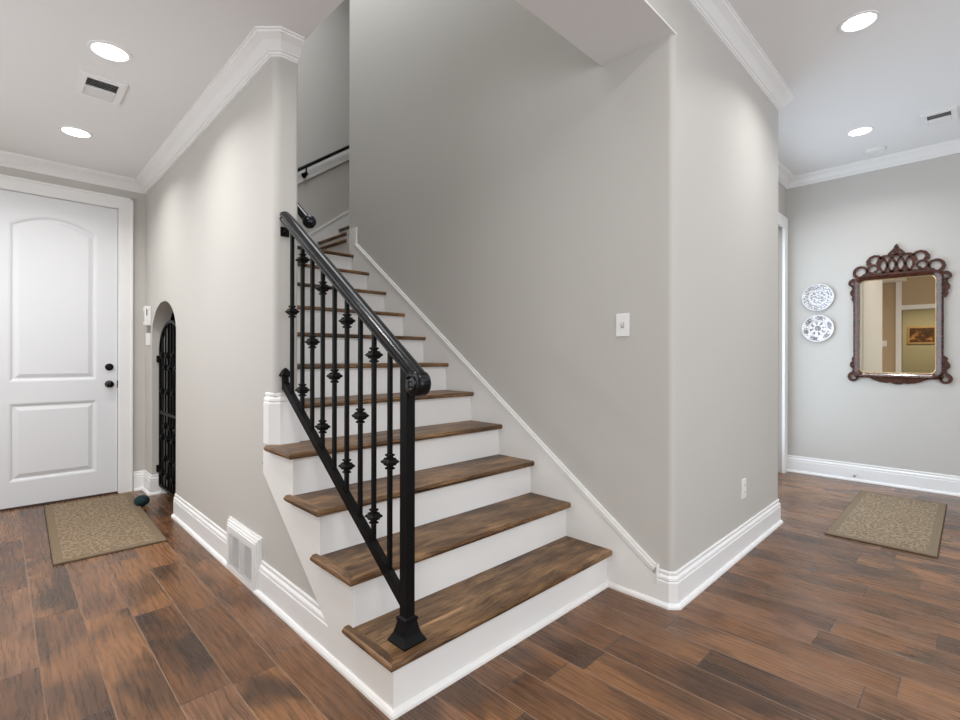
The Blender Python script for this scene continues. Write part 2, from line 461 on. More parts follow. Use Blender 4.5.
# west wall with an opening to the study
bm = BM(); prism(bm, [(YSO, 0), (0.15, 0), (0.15, 2.13), (1.08, 2.13), (1.08, 0), (YD, 0), (YD, HC), (YSO, HC)], 'X', XWEST - 0.12, XWEST, holes=[[(1.9, 0.7), (4.3, 0.7), (4.3, 2.4), (1.9, 2.4)], [(-2.6, 0.8), (-0.4, 0.8), (-0.4, 2.6), (-2.6, 2.6)]])
struct('wall_west', bm, WARMLITW)
bm = BM(); box(bm, -3.72, -3.60, -1.0, 2.2, 0, 2.6); box(bm, -3.6, XWEST - 0.12, 2.1, 2.2, 0, 2.6); box(bm, -3.6, XWEST - 0.12, -1.0, -0.9, 0, 2.6)
struct('wall_study', bm, STUDYW)
bm = BM(); box(bm, -3.7, XWEST - 0.12, -1.0, 2.2, 2.6, 2.7); struct('ceiling_study', bm, CEIL)
# ceilings
bm = BM(); prism(bm, [(XWEST, YSO), (XF, YSO), (XF, 1.52), (XE - 0.1, 1.52), (XE - 0.1, YR + 0.01), (XWEST, YR + 0.01)], 'Z', HC, HC + 0.1); struct('ceiling', bm, CEIL)
bm = BM(); box(bm, XWEST, XI - 0.004, 1.385, YD, FC, FC + 0.30); struct('ceiling_foyer', bm, CEIL)
bm = BM(); box(bm, XWEST, XR + 0.03, YR, 1.385, 2.703, HC); struct('wall_header', bm, WALL)
bm = BM(); box(bm, XWEST, XR + 0.03, YR, 1.385, 2.695, 2.703); struct('ceiling_header', bm, CEIL)
bm = BM()
box(bm, XI - 0.12, XI, 1.385, YD, FC + 0.30, TOP); box(bm, XI - 0.12, XR + 0.1, 1.27, 1.385, HC, TOP); struct('wall_stairwell_upper', bm, WALL)
bm = BM(); box(bm, 5.0, 5.1, 3.97, YD, 0, TOP); struct('wall_stairwell_end', bm, WALL)
bm = BM(); box(bm, XI - 0.1, 5.1, 1.3, YD, TOP, TOP + 0.1); struct('ceiling_stairwell', bm, CEIL)
# closet behind the gate
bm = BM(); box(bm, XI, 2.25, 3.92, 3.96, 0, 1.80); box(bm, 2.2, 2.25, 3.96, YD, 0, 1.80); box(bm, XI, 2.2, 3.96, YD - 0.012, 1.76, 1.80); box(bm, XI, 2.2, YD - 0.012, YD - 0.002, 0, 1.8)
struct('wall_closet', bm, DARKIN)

# baseboards
BH = 0.166


def base_prof(h=BH, t_=0.016, shoe=True, z0=0.0):
    p = [(0, z0 + h), (0.005, z0 + h), (0.008, z0 + h - 0.004), (0.008, z0 + h - 0.012), (0.005, z0 + h - 0.016), (0.005, z0 + h - 0.019), (0.013, z0 + h - 0.028), (0.015, z0 + h - 0.038), (0.012, z0 + h - 0.042), (0.012, z0 + h - 0.045), (t_, z0 + h - 0.050)]
    if shoe: p += [(t_, z0 + 0.022), (t_ + 0.008, z0 + 0.019), (t_ + 0.014, z0 + 0.010), (t_ + 0.015, z0)]
    else: p += [(t_, z0)]
    return p + [(0, z0)]


bm = BM()
sweep(bm, [(XR, 1.085), (XR, YR + 0.022), (XR + 0.022, YR), (XE - 0.022, YR), (XE, YR + 0.022), (XE, 1.38)], base_prof(), -1)
o = struct('baseboard_right', bm, WHITE)
bm = BM(); sweep(bm, [(XF, 1.40), (XF, YSO)], base_prof(), -1); struct('baseboard_far', bm, WHITE)
bm = BM()
sweep(bm, [(XW, 4.14), (XW, 2.925)], base_prof(), -1); sweep(bm, [(XW, 2.525), (XW, 1.776)], base_prof(), -1)
struct('baseboard_left', bm, WHITE)
bm = BM(); sweep(bm, [(0.855, YD), (XW, YD), (XW, 4.92), (1.05, 4.92)], base_prof(), -1); struct('baseboard_front', bm, WHITE)

# crown mouldings (d, drop)
CRP = [(0, 0), (0.092, 0), (0.092, -0.009), (0.086, -0.011), (0.082, -0.018), (0.076, -0.021), (0.068, -0.026), (0.052, -0.036), (0.040, -0.048), (0.030, -0.060), (0.026, -0.064), (0.026, -0.069), (0.018, -0.073), (0.016, -0.082), (0.011, -0.084), (0.010, -0.090), (0, -0.092)]


def crown(name, path, ceil, side):
    bm = BM(); sweep(bm, path, [(d, ceil + z) for d, z in CRP], side); struct(name, bm, WHITE)


crown('trim_1', [(XWEST, YD), (XW, YD), (XW, 2.352 + 0.03), (XW + 0.03, 2.352), (XI - 0.012, 2.352)], FC, -1)
crown('trim_2', [(XWEST, YR), (XE - 0.02, YR), (XE, YR + 0.02), (XE, 1.40), (XF, 1.40), (XF, YSO)], HC, -1)

# skirt board on the right wall of the stairs
bm = BM()
sk = [(1.075, 0.0), (1.075, 0.128), (3.83, 2.135), (3.83, 2.31), (3.97, 2.31), (3.97, 0.0)]
prism(bm, sk, 'X', XR - 0.015, XR)
L0 = Vector((1.075, 0.178)); L1 = Vector((3.838, 2.177)); dd = (L1 - L0).normalized(); nn = Vector((-dd.y, dd.x))
for o0, o1, th in ((-0.036, -0.024, 0.018), (-0.024, -0.012, 0.021), (-0.010, 0.0, 0.012), (-0.012, -0.009, 0.006)):
    q = [L0 + nn * o0, L1 + nn * o0, L1 + nn * o1, L0 + nn * o1]
    prism(bm, [(p.x, p.y) for p in q], 'X', XR - th, XR)
box(bm, XR - 0.015, XR + 0.155, 3.955, 3.985, 2.05, 2.31)
prism(bm, [(1.075, 0.10), (1.075, 0.186), (1.068, 0.186), (1.068, 0.10)], 'X', XR - 0.022, XR)
sweep(bm, [(XR - 0.015, YS + 0.02), (XR - 0.015, 1.07)], [(0, 0), (0, 0.022), (0.008, 0.019), (0.014, 0.010), (0.015, 0)], -1)
struct('trim_3', bm, RISER)
# skirt along the back wall of the landing and the upper flight
bm = BM()
prism(bm, [(XI, 2.0), (XI, 2.255), (2.10, 2.255), (5.0, 2.255 + 2.9 * 0.744), (5.0, 2.0)], 'Y', YD - 0.015, YD)
prism(bm, [(XI, 2.24), (XI, 2.262), (2.10, 2.262), (5.0, 2.262 + 2.9 * 0.744), (5.0, 2.24 + 2.9 * 0.744), (2.10, 2.24)], 'Y', YD - 0.022, YD)
struct('trim_4', bm, WHITE)

# ------------------------------------------------------------------ front door
D = thing('door_1', None, None, (0.33, YD, 0), kind='structure')
bm = BM()
X0, X1 = -0.072, 0.741; px0, px1 = 0.068, 0.603; yF = YD + 0.012


def panel_loop(ins, arch_h, z0, z1, n=14):
    a0, a1 = px0 + ins, px1 - ins; L_ = [(a0, z0 + ins), (a1, z0 + ins)]
    for i in range(n + 1):
        t_ = i / n; L_.append((a1 + (a0 - a1) * t_, z1 - ins + arch_h * math.sin(PI * t_) ** 0.9))
    return L_


pans = [(0.205, 0.808, 0.0), (0.975, 2.200, 0.085)]
prism(bm, [(X0, 0.012), (X1, 0.012), (X1, 2.435), (X0, 2.435)], 'Y', yF, yF + 0.012, holes=[panel_loop(0, h, a_, b_) for a_, b_, h in pans])
box(bm, X0, X1, yF + 0.014, yF + 0.045, 0.012, 2.435)
for a_, b_, h in pans:
    rings = [[to3('Y', p, y_) for p in panel_loop(i_, h, a_, b_)] for i_, y_ in ((0, yF), (0.012, yF + 0.004), (0.020, yF + 0.012), (0.030, yF + 0.012), (0.058, yF + 0.002))]
    V = loft(bm, rings, True, False); bm.faces.new(V[-1])
obj('door_panel', bm, DOORW, D)
bm = BM()
for x0, x1, z0, z1 in ((-0.170, -0.080, 0, 2.445), (0.752, 0.842, 0, 2.445), (-0.170, 0.842, 2.445, 2.535)):
    box(bm, x0, x1, YD - 0.018, YD, z0, z1)
for x0, x1, z0, z1 in ((-0.176, -0.156, 0, 2.541), (0.828, 0.848, 0, 2.541), (-0.176, 0.848, 2.521, 2.541)):
    box(bm, x0, x1, YD - 0.026, YD, z0, z1)
for x0, x1, z0, z1 in ((-0.085, -0.075, 0, 2.448), (0.745, 0.757, 0, 2.448), (-0.085, 0.757, 2.438, 2.450)):
    box(bm, x0, x1, YD - 0.010, YD + 0.10, z0, z1)
bevel(bm, lambda a_, b_: a_.y < YD - 0.02 and b_.y < YD - 0.02, 0.004, 2)
obj('door_casing', bm, WHITE, D)
bm = BM(); box(bm, -0.08, 0.75, YD - 0.004, YD + 0.09, 0, 0.013); obj('threshold', bm, RUBBER, D)
for nm, z_, kn in (('door_knob', 0.937, 1), ('deadbolt', 1.082, 0)):
    bm = BM()
    if kn: pr = [(0.001, 0.001), (0.031, 0.0), (0.031, -0.006), (0.024, -0.010), (0.011, -0.014), (0.011, -0.030), (0.022, -0.036), (0.028, -0.046), (0.027, -0.057), (0.018, -0.064), (0.001, -0.066)]
    else: pr = [(0.001, 0.001), (0.030, 0.0), (0.030, -0.010), (0.025, -0.017), (0.020, -0.019), (0.014, -0.014), (0.001, -0.014)]
    lathe(bm, pr, (0.685, yF, z_), 'Y')
    if not kn: box(bm, 0.681, 0.689, yF - 0.028, yF - 0.010, z_ - 0.014, z_ + 0.014)
    obj(nm, bm, KNOB, D, True)
bm = BM(); box(bm, 0.739, 0.7455, YD + 0.004, YD + 0.030, 0.905, 0.965); obj('strike_plate', bm, KNOB, D)

# glazed door past the end of the hall wall
D2 = thing('door_2', None, None, (4.87, 1.46, 0), kind='structure')
bm = BM()
prism(bm, [(4.06, 0.01), (5.69, 0.01), (5.69, 2.49), (4.06, 2.49)], 'Y', 1.44, 1.485, holes=[[(4.17, 0.25), (4.82, 0.25), (4.82, 2.38), (4.17, 2.38)], [(4.93, 0.25), (5.58, 0.25), (5.58, 2.38), (4.93, 2.38)]])
obj('door_frame', bm, WHITE, D2)
bm = BM(); box(bm, 4.17, 4.82, 1.46, 1.466, 0.25, 2.38); box(bm, 4.93, 5.58, 1.46, 1.466, 0.25, 2.38); obj('glass', bm, GLASS, D2)
bm = BM(); prism(bm, [(4.0, 0), (4.06, 0), (4.06, 2.49), (5.69, 2.49), (5.69, 0), (5.795, 0), (5.795, 2.60), (4.0, 2.60)], 'Y', 1.375, 1.40); obj('door_casing', bm, WHITE, D2)
# south windows
W1 = thing('window_1', None, None, (1.8, YSO, 0.5), kind='structure')
bm = BM(); prism(bm, [(-0.5, 0.5), (4.1, 0.5), (4.1, 2.65), (-0.5, 2.65)], 'Y', YSO - 0.10, YSO - 0.05, holes=[[(a_ + 0.06, 0.58), (a_ + 1.46, 0.58), (a_ + 1.46, 2.57), (a_ + 0.06, 2.57)] for a_ in (-0.5, 1.04, 2.58)])
obj('window_frame', bm, WHITE, W1)
bm = BM(); box(bm, -0.45, 4.05, YSO - 0.078, YSO - 0.072, 0.55, 2.6); obj('glass', bm, GLASS, W1)
W2 = thing('added_window_2', None, None, (XWEST, -1.5, 0.8), kind='structure')  # unseen window, added to go with the west fill light
bm = BM(); prism(bm, [(-2.6, 0.8), (-0.4, 0.8), (-0.4, 2.6), (-2.6, 2.6)], 'X', XWEST - 0.10, XWEST - 0.05, holes=[[(-2.54, 0.86), (-1.53, 0.86), (-1.53, 2.54), (-2.54, 2.54)], [(-1.47, 0.86), (-0.46, 0.86), (-0.46, 2.54), (-1.47, 2.54)]])
obj('window_frame', bm, WHITE, W2)
bm = BM(); box(bm, XWEST - 0.078, XWEST - 0.072, -2.55, -0.45, 0.85, 2.55); obj('glass', bm, GLASS, W2)
W3 = thing('added_window_3', None, None, (XWEST, 3.1, 0.7), kind='structure')  # unseen foyer window, added to carry the fill light there
bm = BM(); prism(bm, [(1.9, 0.7), (4.3, 0.7), (4.3, 2.4), (1.9, 2.4)], 'X', XWEST - 0.10, XWEST - 0.05, holes=[[(1.96, 0.76), (3.07, 0.76), (3.07, 2.34), (1.96, 2.34)], [(3.13, 0.76), (4.24, 0.76), (4.24, 2.34), (3.13, 2.34)]])
obj('window_frame', bm, WHITE, W3)
bm = BM(); box(bm, XWEST - 0.078, XWEST - 0.072, 1.95, 4.25, 0.75, 2.35); obj('glass', bm, GLASS, W3)
# study opening casing (seen in the mirror)
bm = BM()
box(bm, XWEST - 0.13, XWEST + 0.02, 1.08, 1.17, 0, HC - 0.13); box(bm, XWEST - 0.13, XWEST + 0.02, 0.06, 0.15, 0, 2.22); box(bm, XWEST - 0.13, XWEST + 0.02, 0.15, 1.08, 2.13, 2.22)
struct('trim_5', bm, WHITE)

# ------------------------------------------------------------------ staircase
ST = thing('staircase', 'straight stair of dark-stained wooden treads and white painted risers turning right at a landing', 'staircase', (XR - 0.6, YS, 0))
XL = 0.926
for kk in range(10):
    yf = YS + kk * RUN - OV; yb = YS + (kk + 1) * RUN; zt = (kk + 1) * RISE; wrap = kk < 4
    x1 = XR - 0.014
    bm = BM()
    if wrap:
        xo = XL - OV
        prism(bm, [(xo, yf), (xo + 0.036, yf + 0.036), (xo + 0.036, yb + 0.005), (x1, yb + 0.005), (x1, yf)], 'Z', zt - TH, zt)
        bevel(bm, lambda a_, b_: abs(a_.y - yf) < 1e-5 and abs(b_.y - yf) < 1e-5 and abs(a_.x - b_.x) > 0.1, 0.011, 4)
    else:
        box(bm, XI + 0.001, x1, yf, yb + 0.005, zt - TH, zt)
        bevel(bm, lambda a_, b_: abs(a_.y - yf) < 1e-5 and abs(b_.y - yf) < 1e-5 and abs(a_.x - b_.x) > 0.1, 0.011, 4)
    T = obj('tread', bm, TREAD, ST)
    if wrap:
        bm = BM(); ye = yb + (0.03 if kk < 3 else 0.0)
        prism(bm, [(xo, yf), (xo + 0.036, yf + 0.036), (xo + 0.036, ye), (xo, ye)], 'Z', zt - TH, zt)
        bevel(bm, lambda a_, b_: abs(a_.x - xo) < 1e-5 and abs(b_.x - xo) < 1e-5 and abs(a_.y - b_.y) > 0.1, 0.011, 4)
        o = obj('nosing', bm, TREADY, T); o.location = (0, 0, 0)
    bm = BM(); y0 = YS + kk * RUN
    box(bm, (XL + 0.018) if wrap else XI + 0.001, x1 if kk else XR - 0.015, y0, y0 + 0.018, zt - RISE if kk else 0.0, zt - TH)
    # little cove under the nosing
    xa = XL if wrap else XI + 0.001
    prism(bm, [(y0, zt - TH), (y0 - 0.010, zt - TH), (y0 - 0.006, zt - TH - 0.008), (y0, zt - TH - 0.012)], 'X', xa, x1)
    if kk == 0: sweep(bm, [(XR - 0.015, y0), (XL, y0), (XL, 1.776)], [(0, 0), (0, 0.022), (0.008, 0.019), (0.014, 0.010), (0.015, 0)], 1)
    obj('riser', bm, RISER, ST)
# stringer on the open side
bm = BM()
poly = [(YS, 0)]
for kk in range(4):
    poly += [(YS + kk * RUN, (kk + 1) * RISE - TH), (YS + (kk + 1) * RUN, (kk + 1) * RISE - TH)]
poly += [(2.352 + 0.03 + 0.06, 4 * RISE - TH), (2.352 + 0.09, 0.610), (1.776, 0.112), (1.776, 0.0)]
poly = [p for i, p in enumerate(poly) if i == 0 or p != poly[i - 1]]
prism(bm, poly, 'X', XL, XL + 0.018)
obj('stringer', bm, RISER, ST)
# plinth with cap round the end of the foyer wall, above tread four
bm = BM()
zt4 = 4 * RISE
sweep(bm, [(XW, 2.44), (XW, 2.352 + 0.03), (XW + 0.03, 2.352), (XI, 2.352)], base_prof(1.0 - zt4, 0.016, False, zt4), -1)
struct('baseboard_wall_end', bm, WHITE)
# landing
bm = BM(); y0 = YS + 10 * RUN; zt = 11 * RISE
prism(bm, [(XI + 0.001, y0 - OV), (XR - 0.014, y0 - OV), (XR - 0.014, 3.972), (2.33, 3.972), (2.33, YD - 0.016), (XI + 0.001, YD - 0.016)], 'Z', zt - TH, zt)
bevel(bm, lambda a_, b_: abs(a_.y - y0 + OV) < 1e-5 and abs(b_.y - y0 + OV) < 1e-5 and abs(a_.x - b_.x) > 0.1, 0.011, 4)
obj('landing', bm, TREAD, ST)
bm = BM(); box(bm, XI + 0.001, XR - 0.016, y0, y0 + 0.018, zt - RISE, zt - TH); obj('riser', bm, RISER, ST)
for kk in range(9):
    xf = 2.318 + kk * RUN; z1 = (12 + kk) * RISE
    bm = BM(); box(bm, xf - OV, xf + RUN + 0.004, 3.972, YD - 0.016, z1 - TH, z1)
    bevel(bm, lambda a_, b_: abs(a_.x - xf + OV) < 1e-5 and abs(b_.x - xf + OV) < 1e-5 and abs(a_.y - b_.y) > 0.1, 0.011, 3)
    obj('tread', bm, TREADY, ST)
    bm = BM(); box(bm, xf, xf + 0.018, 3.972, YD - 0.016, z1 - RISE, z1 - TH); obj('riser', bm, RISER, ST)

# ------------------------------------------------------------------ iron railing of the stairs
NA = Vector((1.020, 1.394, 0)); NB = Vector((0.990, 2.352, 0)); DIR = (NB - NA).normalized(); YAW = math.atan2(DIR.y, DIR.x) - PI / 2


def at(y_, z_=0.0):
    s = (y_ - NA.y) / (NB.y - NA.y); p = NA + (NB - NA) * s; return Vector((p.x, p.y, z_))


def sqbar(bm, p0, p1, h, rot=YAW):
    """vertical square bar of half width h"""
    vs = []
    for z_ in (p0.z, p1.z):
        vs.append([Vector((p0.x, p0.y, z_)) + Matrix.Rotation(rot, 3, 'Z') @ Vector((sx * h, sy * h, 0)) for sx, sy in ((-1, -1), (1, -1), (1, 1), (-1, 1))])
    loft(bm, vs)


def sqlathe(bm, p, prof, rot=YAW):
    loft(bm, [[Vector((p.x, p.y, p.z + z_)) + Matrix.Rotation(rot, 3, 'Z') @ Vector((sx * h, sy * h, 0)) for sx, sy in ((-1, -1), (1, -1), (1, 1), (-1, 1))] for h, z_ in prof])


RL = thing('stair_railing', 'black wrought iron railing with square balusters on the open side of the lower steps', 'railing', (NA.x, NA.y, RISE))
BR = lambda y_: 0.329 + (y_ - 1.423) * 0.775        # bottom rail centre height
HT = lambda y_: 1.102 + (y_ - 1.325) * 0.733         # handrail centre height
bm = BM(); sqbar(bm, at(NA.y, RISE + 0.05), at(NA.y, HT(NA.y) - 0.01), 0.0185)
nw = obj('newel_post', bm, IRON, RL)
bm = BM(); sqlathe(bm, at(NA.y, RISE), [(0.048, 0), (0.048, 0.006), (0.044, 0.012), (0.034, 0.030), (0.027, 0.055), (0.024, 0.072), (0.027, 0.074), (0.027, 0.083), (0.019, 0.088)])
o = obj('newel_foot', bm, IRON, nw); o.location = -RL.location + RL.location * 0 if False else (0, 0, 0)
col_data = {1: (1.386,), 2: (1.616, 1.022), 3: (1.240,), 4: (1.470, 0.873), 5: (1.094,), 6: (1.319, 0.734), 7: (0.945,), 8: (1.182, 0.575), 9: (0.795,)}
ys = [2.268, 2.165, 2.073, 1.981, 1.883, 1.787, 1.689, 1.597, 1.496]
CP = [(0.007, -0.030), (0.015, -0.027), (0.015, -0.022), (0.010, -0.019), (0.010, -0.016), (0.019, -0.013), (0.019, -0.009), (0.025, -0.005), (0.029, 0.0), (0.025, 0.005), (0.019, 0.009), (0.019, 0.013), (0.010, 0.016), (0.010, 0.019), (0.015, 0.022), (0.015, 0.027), (0.007, 0.030)]
CP = [(a_ * 0.86, b_) for a_, b_ in CP]
for i, y_ in enumerate(ys):
    bm = BM(); sqbar(bm, at(y_, BR(y_)), at(y_, HT(y_) - 0.01), 0.0072)
    B_ = obj('baluster', bm, IRON, RL)
    for z_ in col_data[i + 1]:
        bm = BM(); sqlathe(bm, at(y_, z_), CP)
        o = obj('collar', bm, IRON, B_); o.location = (0, 0, 0)
    if i == 0: pass
bm = BM()
pa, pb = at(1.405, BR(1.405)), at(2.340, BR(2.340)); sd = Matrix.Rotation(YAW, 3, 'Z') @ Vector((1, 0, 0)); upv = Vector((0, 0, 0.023)); q0 = []
for p in (pa, pb): q0.append([p + sd * 0.0125 - upv, p + sd * 0.0125 + upv, p - sd * 0.0125 + upv, p - sd * 0.0125 - upv])
loft(bm, q0)
br = obj('bottom_rail', bm, IRON, RL)
bm = BM(); sqlathe(bm, at(2.338, BR(2.333)), [(0.012, -0.02), (0.012, 0.042), (0.0245, 0.046), (0.0245, 0.052), (0.020, 0.060), (0.010, 0.078), (0.002, 0.086)])
o = obj('finial', bm, IRON, br); o.location = (0, 0, 0)
# handrail: moulded section swept along its line, easing at the top, scroll at the foot
SEC = [(-0.020, -0.022), (-0.024, -0.012), (-0.019, -0.006), (-0.026, 0.002), (-0.027, 0.011), (-0.021, 0.019), (-0.010, 0.0245), (0.0, 0.026), (0.010, 0.0245), (0.021, 0.019), (0.027, 0.011), (0.026, 0.002), (0.019, -0.006), (0.024, -0.012), (0.020, -0.022)]


def railsweep(bm, pts, sec, side):
    rings = []
    for i, p in enumerate(pts):
        d = (Vector(pts[min(i + 1, len(pts) - 1)]) - Vector(pts[max(i - 1, 0)])).normalized()
        u_ = Vector(side).cross(d).normalized()
        if u_.z < 0 and i < 0: u_ = -u_
        rings.append([Vector(p) + Vector(side) * a_ + u_ * b_ for a_, b_ in sec])
    loft(bm, rings)


bm = BM()
pts = [at(1.322 + 1.0 * t_, HT(1.322 + 1.0 * t_)) for t_ in [i / 12 for i in range(13)]]
pts = [p for p in pts if p.y < 2.335] + [at(2.347, HT(2.345))]
railsweep(bm, [tuple(p) for p in pts], SEC, tuple(sd))
hr = obj('handrail', bm, RAILM, RL, True)
bm = BM()
c0 = at(1.337, HT(1.325) - 0.018)
lathe(bm, [(0.001, -0.030), (0.014, -0.032), (0.022, -0.028), (0.034, -0.027), (0.043, -0.022), (0.046, -0.010), (0.044, 0.0), (0.046, 0.010), (0.043, 0.022), (0.034, 0.027), (0.022, 0.028), (0.014, 0.032), (0.001, 0.030)], (0, 0, 0), 'X', 28)
bmesh.ops.transform(bm, matrix=Matrix.Translation(c0) @ Matrix.Rotation(YAW, 4, 'Z'), verts=bm.verts)
for s in (-1, 1):
    sp = []
    for i in range(22):
        a_ = 0.6 + i * 0.42; r_ = 0.030 * (1 - i / 26)
        sp.append(c0 + sd * s * 0.030 + Vector((DIR.x, DIR.y, 0)) * r_ * math.cos(a_) + Vector((0, 0, 1)) * r_ * math.sin(a_))
    tube(bm, sp, 0.0036, 6)
o = obj('scroll', bm, RAILM, hr, True); o.location = (0, 0, 0)
bm = BM(); pm = at(2.322, HT(2.322) - 0.058)
tube(bm, [pm + Vector((0, 0.028, 0.0)), pm + Vector((0, 0.008, 0.0)), pm + Vector((0, -0.004, 0.012)), pm + Vector((0, -0.008, 0.045))], [0.014, 0.009, 0.009, 0.008], 10)
box(bm, pm.x - 0.020, pm.x + 0.020, 2.343, 2.352, pm.z - 0.022, pm.z + 0.022)
o = obj('bracket', bm, IRON, hr); o.location = (0, 0, 0)

# wall handrails further up
WR = thing('wall_handrail', 'round black handrail with a ball end on the inner face of the foyer wall', 'handrail', (XI, 2.42, 1.8))
bm = BM(); f = lambda y_: 1.865 + (y_ - 2.40) * 0.738
tube(bm, [(1.135, 2.40, f(2.40)), (1.135, 3.80, f(3.80))], 0.021, 14); o = obj('rail', bm, RAILM, WR, True)
bm = BM(); lathe(bm, [(0.034 * math.sin(PI * i / 12) + 0.0005, -0.034 * math.cos(PI * i / 12)) for i in range(13)], (1.135, 2.392, f(2.40) - 0.004)); obj('ball_end', bm, RAILM, WR, True)
for y_ in (2.56, 3.2, 3.72):
    bm = BM(); tube(bm, [(XI, y_, f(y_) - 0.075), (1.115, y_, f(y_) - 0.075), (1.133, y_, f(y_) - 0.05), (1.135, y_, f(y_) - 0.01)], 0.008, 8); lathe(bm, [(0.001, 0), (0.03, 0), (0.028, 0.008), (0.001, 0.01)], (XI, y_, f(y_) - 0.075), 'X', 16); obj('bracket', bm, IRON, WR)
WR = thing('wall_handrail', 'slim black handrail on a white backing board on the back wall above the landing', 'handrail', (2.3, YD, 3.0))
g_ = lambda x_: 3.165 + (x_ - 2.292) * 0.711
bm = BM(); tube(bm, [(2.18, 5.10, g_(2.18)), (4.6, 5.10, g_(4.6))], 0.018, 12); obj('rail', bm, RAILM, WR, True)
bm = BM(); prism(bm, [(2.05, g_(2.05) - 0.145), (4.6, g_(4.6) - 0.145), (4.6, g_(4.6) - 0.030), (2.05, g_(2.05) - 0.030)], 'Y', YD - 0.02, YD); obj('backing_board', bm, WHITE, WR)
for x_ in (2.385, 3.3, 4.3):
    bm = BM(); tube(bm, [(x_, YD - 0.02, g_(x_) - 0.085), (x_, 5.12, g_(x_) - 0.085), (x_, 5.103, g_(x_) - 0.065), (x_, 5.10, g_(x_) - 0.01)], 0.009, 8); lathe(bm, [(0.001, 0), (0.03, 0), (0.028, -0.01), (0.001, -0.012)], (x_, YD - 0.02, g_(x_) - 0.085), 'Y', 16)
    lathe(bm, [(0.022 * math.sin(PI * i / 8) + 0.0005, -0.022 * math.cos(PI * i / 8)) for i in range(9)], (x_, 5.108, g_(x_) - 0.080), 'Z', 12)
    obj('bracket', bm, IRON, WR)

# ------------------------------------------------------------------ iron gate in the arch
GT = thing('iron_gate', 'narrow arched black wrought iron gate hung inside the arched wall opening', 'gate', (0.99, 4.48, 0.06))
gy0, gy1, gz0, gs, ga = 4.17, 4.88, 0.075, 1.215, 0.245; gx = 0.995; gc = (gy0 + gy1) / 2; gr = (gy1 - gy0) / 2
bm = BM()
outer = [(gy0, gz0), (gy1, gz0)] + [(gc + gr * math.cos(PI * i / 24), gs + ga * math.sin(PI * i / 24)) for i in range(25)]
i_ = 0.020
inner = [(gy0 + i_, gz0 + i_), (gy1 - i_, gz0 + i_)] + [(gc + (gr - i_) * math.cos(PI * i / 24), gs + (ga - i_) * math.sin(PI * i / 24)) for i in range(25)]
prism(bm, outer, 'X', gx - 0.012, gx + 0.012, holes=[inner])
box(bm, gx - 0.010, gx + 0.010, gy0 + i_, gy1 - i_, 0.690, 0.712)
obj('gate_frame', bm, IRON, GT)
nb = 7
for j in range(1, nb + 1):
    y_ = gy0 + (gy1 - gy0) * j / (nb + 1); zt_ = gs + (ga - 0.01) * math.sqrt(max(0, 1 - ((y_ - gc) / gr) ** 2))
    bm = BM(); box(bm, gx - 0.006, gx + 0.006, y_ - 0.006, y_ + 0.006, gz0 + 0.01, zt_); B_ = obj('bar', bm, IRON, GT)
    for z_ in ((1.18, 0.88, 0.50, 0.20) if j % 2 else (1.08, 0.60, 0.33)):
        bm = BM(); sqlathe(bm, Vector((gx, y_, z_)), [(a_ * 0.95, b_ * 0.9) for a_, b_ in CP], 0); o = obj('collar', bm, IRON, B_); o.location = (0, 0, 0)
for z_ in (0.22, 1.15):
    bm = BM(); lathe(bm, [(0.001, -0.03), (0.009, -0.03), (0.009, 0.03), (0.001, 0.03)], (gx - 0.016, gy1 + 0.012, z_), 'Z', 12); box(bm, gx - 0.022, gx, gy1 + 0.005, 4.919, z_ - 0.025, z_ + 0.025); obj('hinge', bm, IRON, GT)
bm = BM(); tube(bm, [(gx - 0.012, gy0 + 0.05, 0.96), (gx - 0.045, gy0 + 0.05, 0.96), (gx - 0.045, gy0 + 0.05, 1.04), (gx - 0.012, gy0 + 0.05, 1.04)], 0.006, 8); obj('gate_handle', bm, IRON, GT)

# ------------------------------------------------------------------ low wall grille in the foyer skirting
VG = thing('air_return_grille', 'white louvred air return grille in a moulded frame set in the foyer skirting', 'vent', (XW, 2.73, 0))
bm = BM()
# moulded frame: board + cap profile running up, over and down
gy_a, gy_b, gzt = 2.530, 2.915, 0.232
for (e0, e1, th) in ((0.0, 0.010, 0.030), (0.010, 0.020, 0.025), (0.020, 0.032, 0.019), (0.032, 0.042, 0.010)):
    prism(bm, [(gy_a - e1, 0), (gy_a - e1, gzt + e1), (gy_b + e1, gzt + e1), (gy_b + e1, 0), (gy_b + e0, 0), (gy_b + e0, gzt + e0), (gy_a - e0, gzt + e0), (gy_a - e0, 0)], 'X', XW - th, XW)
obj('grille_frame', bm, WHITE, VG)
bm = BM()
prism(bm, [(gy_a, 0), (gy_b, 0), (gy_b, gzt), (gy_a, gzt)], 'X', XW - 0.030, XW - 0.008, holes=[[(gy_a + 0.022, 0.028), (2.713, 0.028), (2.713, gzt - 0.022), (gy_a + 0.022, gzt - 0.022)], [(2.727, 0.028), (gy_b - 0.022, 0.028), (gy_b - 0.022, gzt - 0.022), (2.727, gzt - 0.022)]])
obj('grille_plate', bm, WHITE, VG)
bm = BM()
for j in range(13):
    z_ = 0.032 + j * 0.0140
    for a_, b_ in ((gy_a + 0.022, 2.713), (2.727, gy_b - 0.022)):
        prism(bm, [(XW - 0.029, z_ + 0.005), (XW - 0.029, z_), (XW - 0.026, z_), (XW - 0.026, z_ + 0.005)], 'Y', a_, b_)
obj('louvres', bm, WHITE, VG)
bm = BM(); box(bm, XW - 0.007, XW - 0.001, gy_a, gy_b, 0.01, gzt); obj('backing', bm, SLOT, VG)

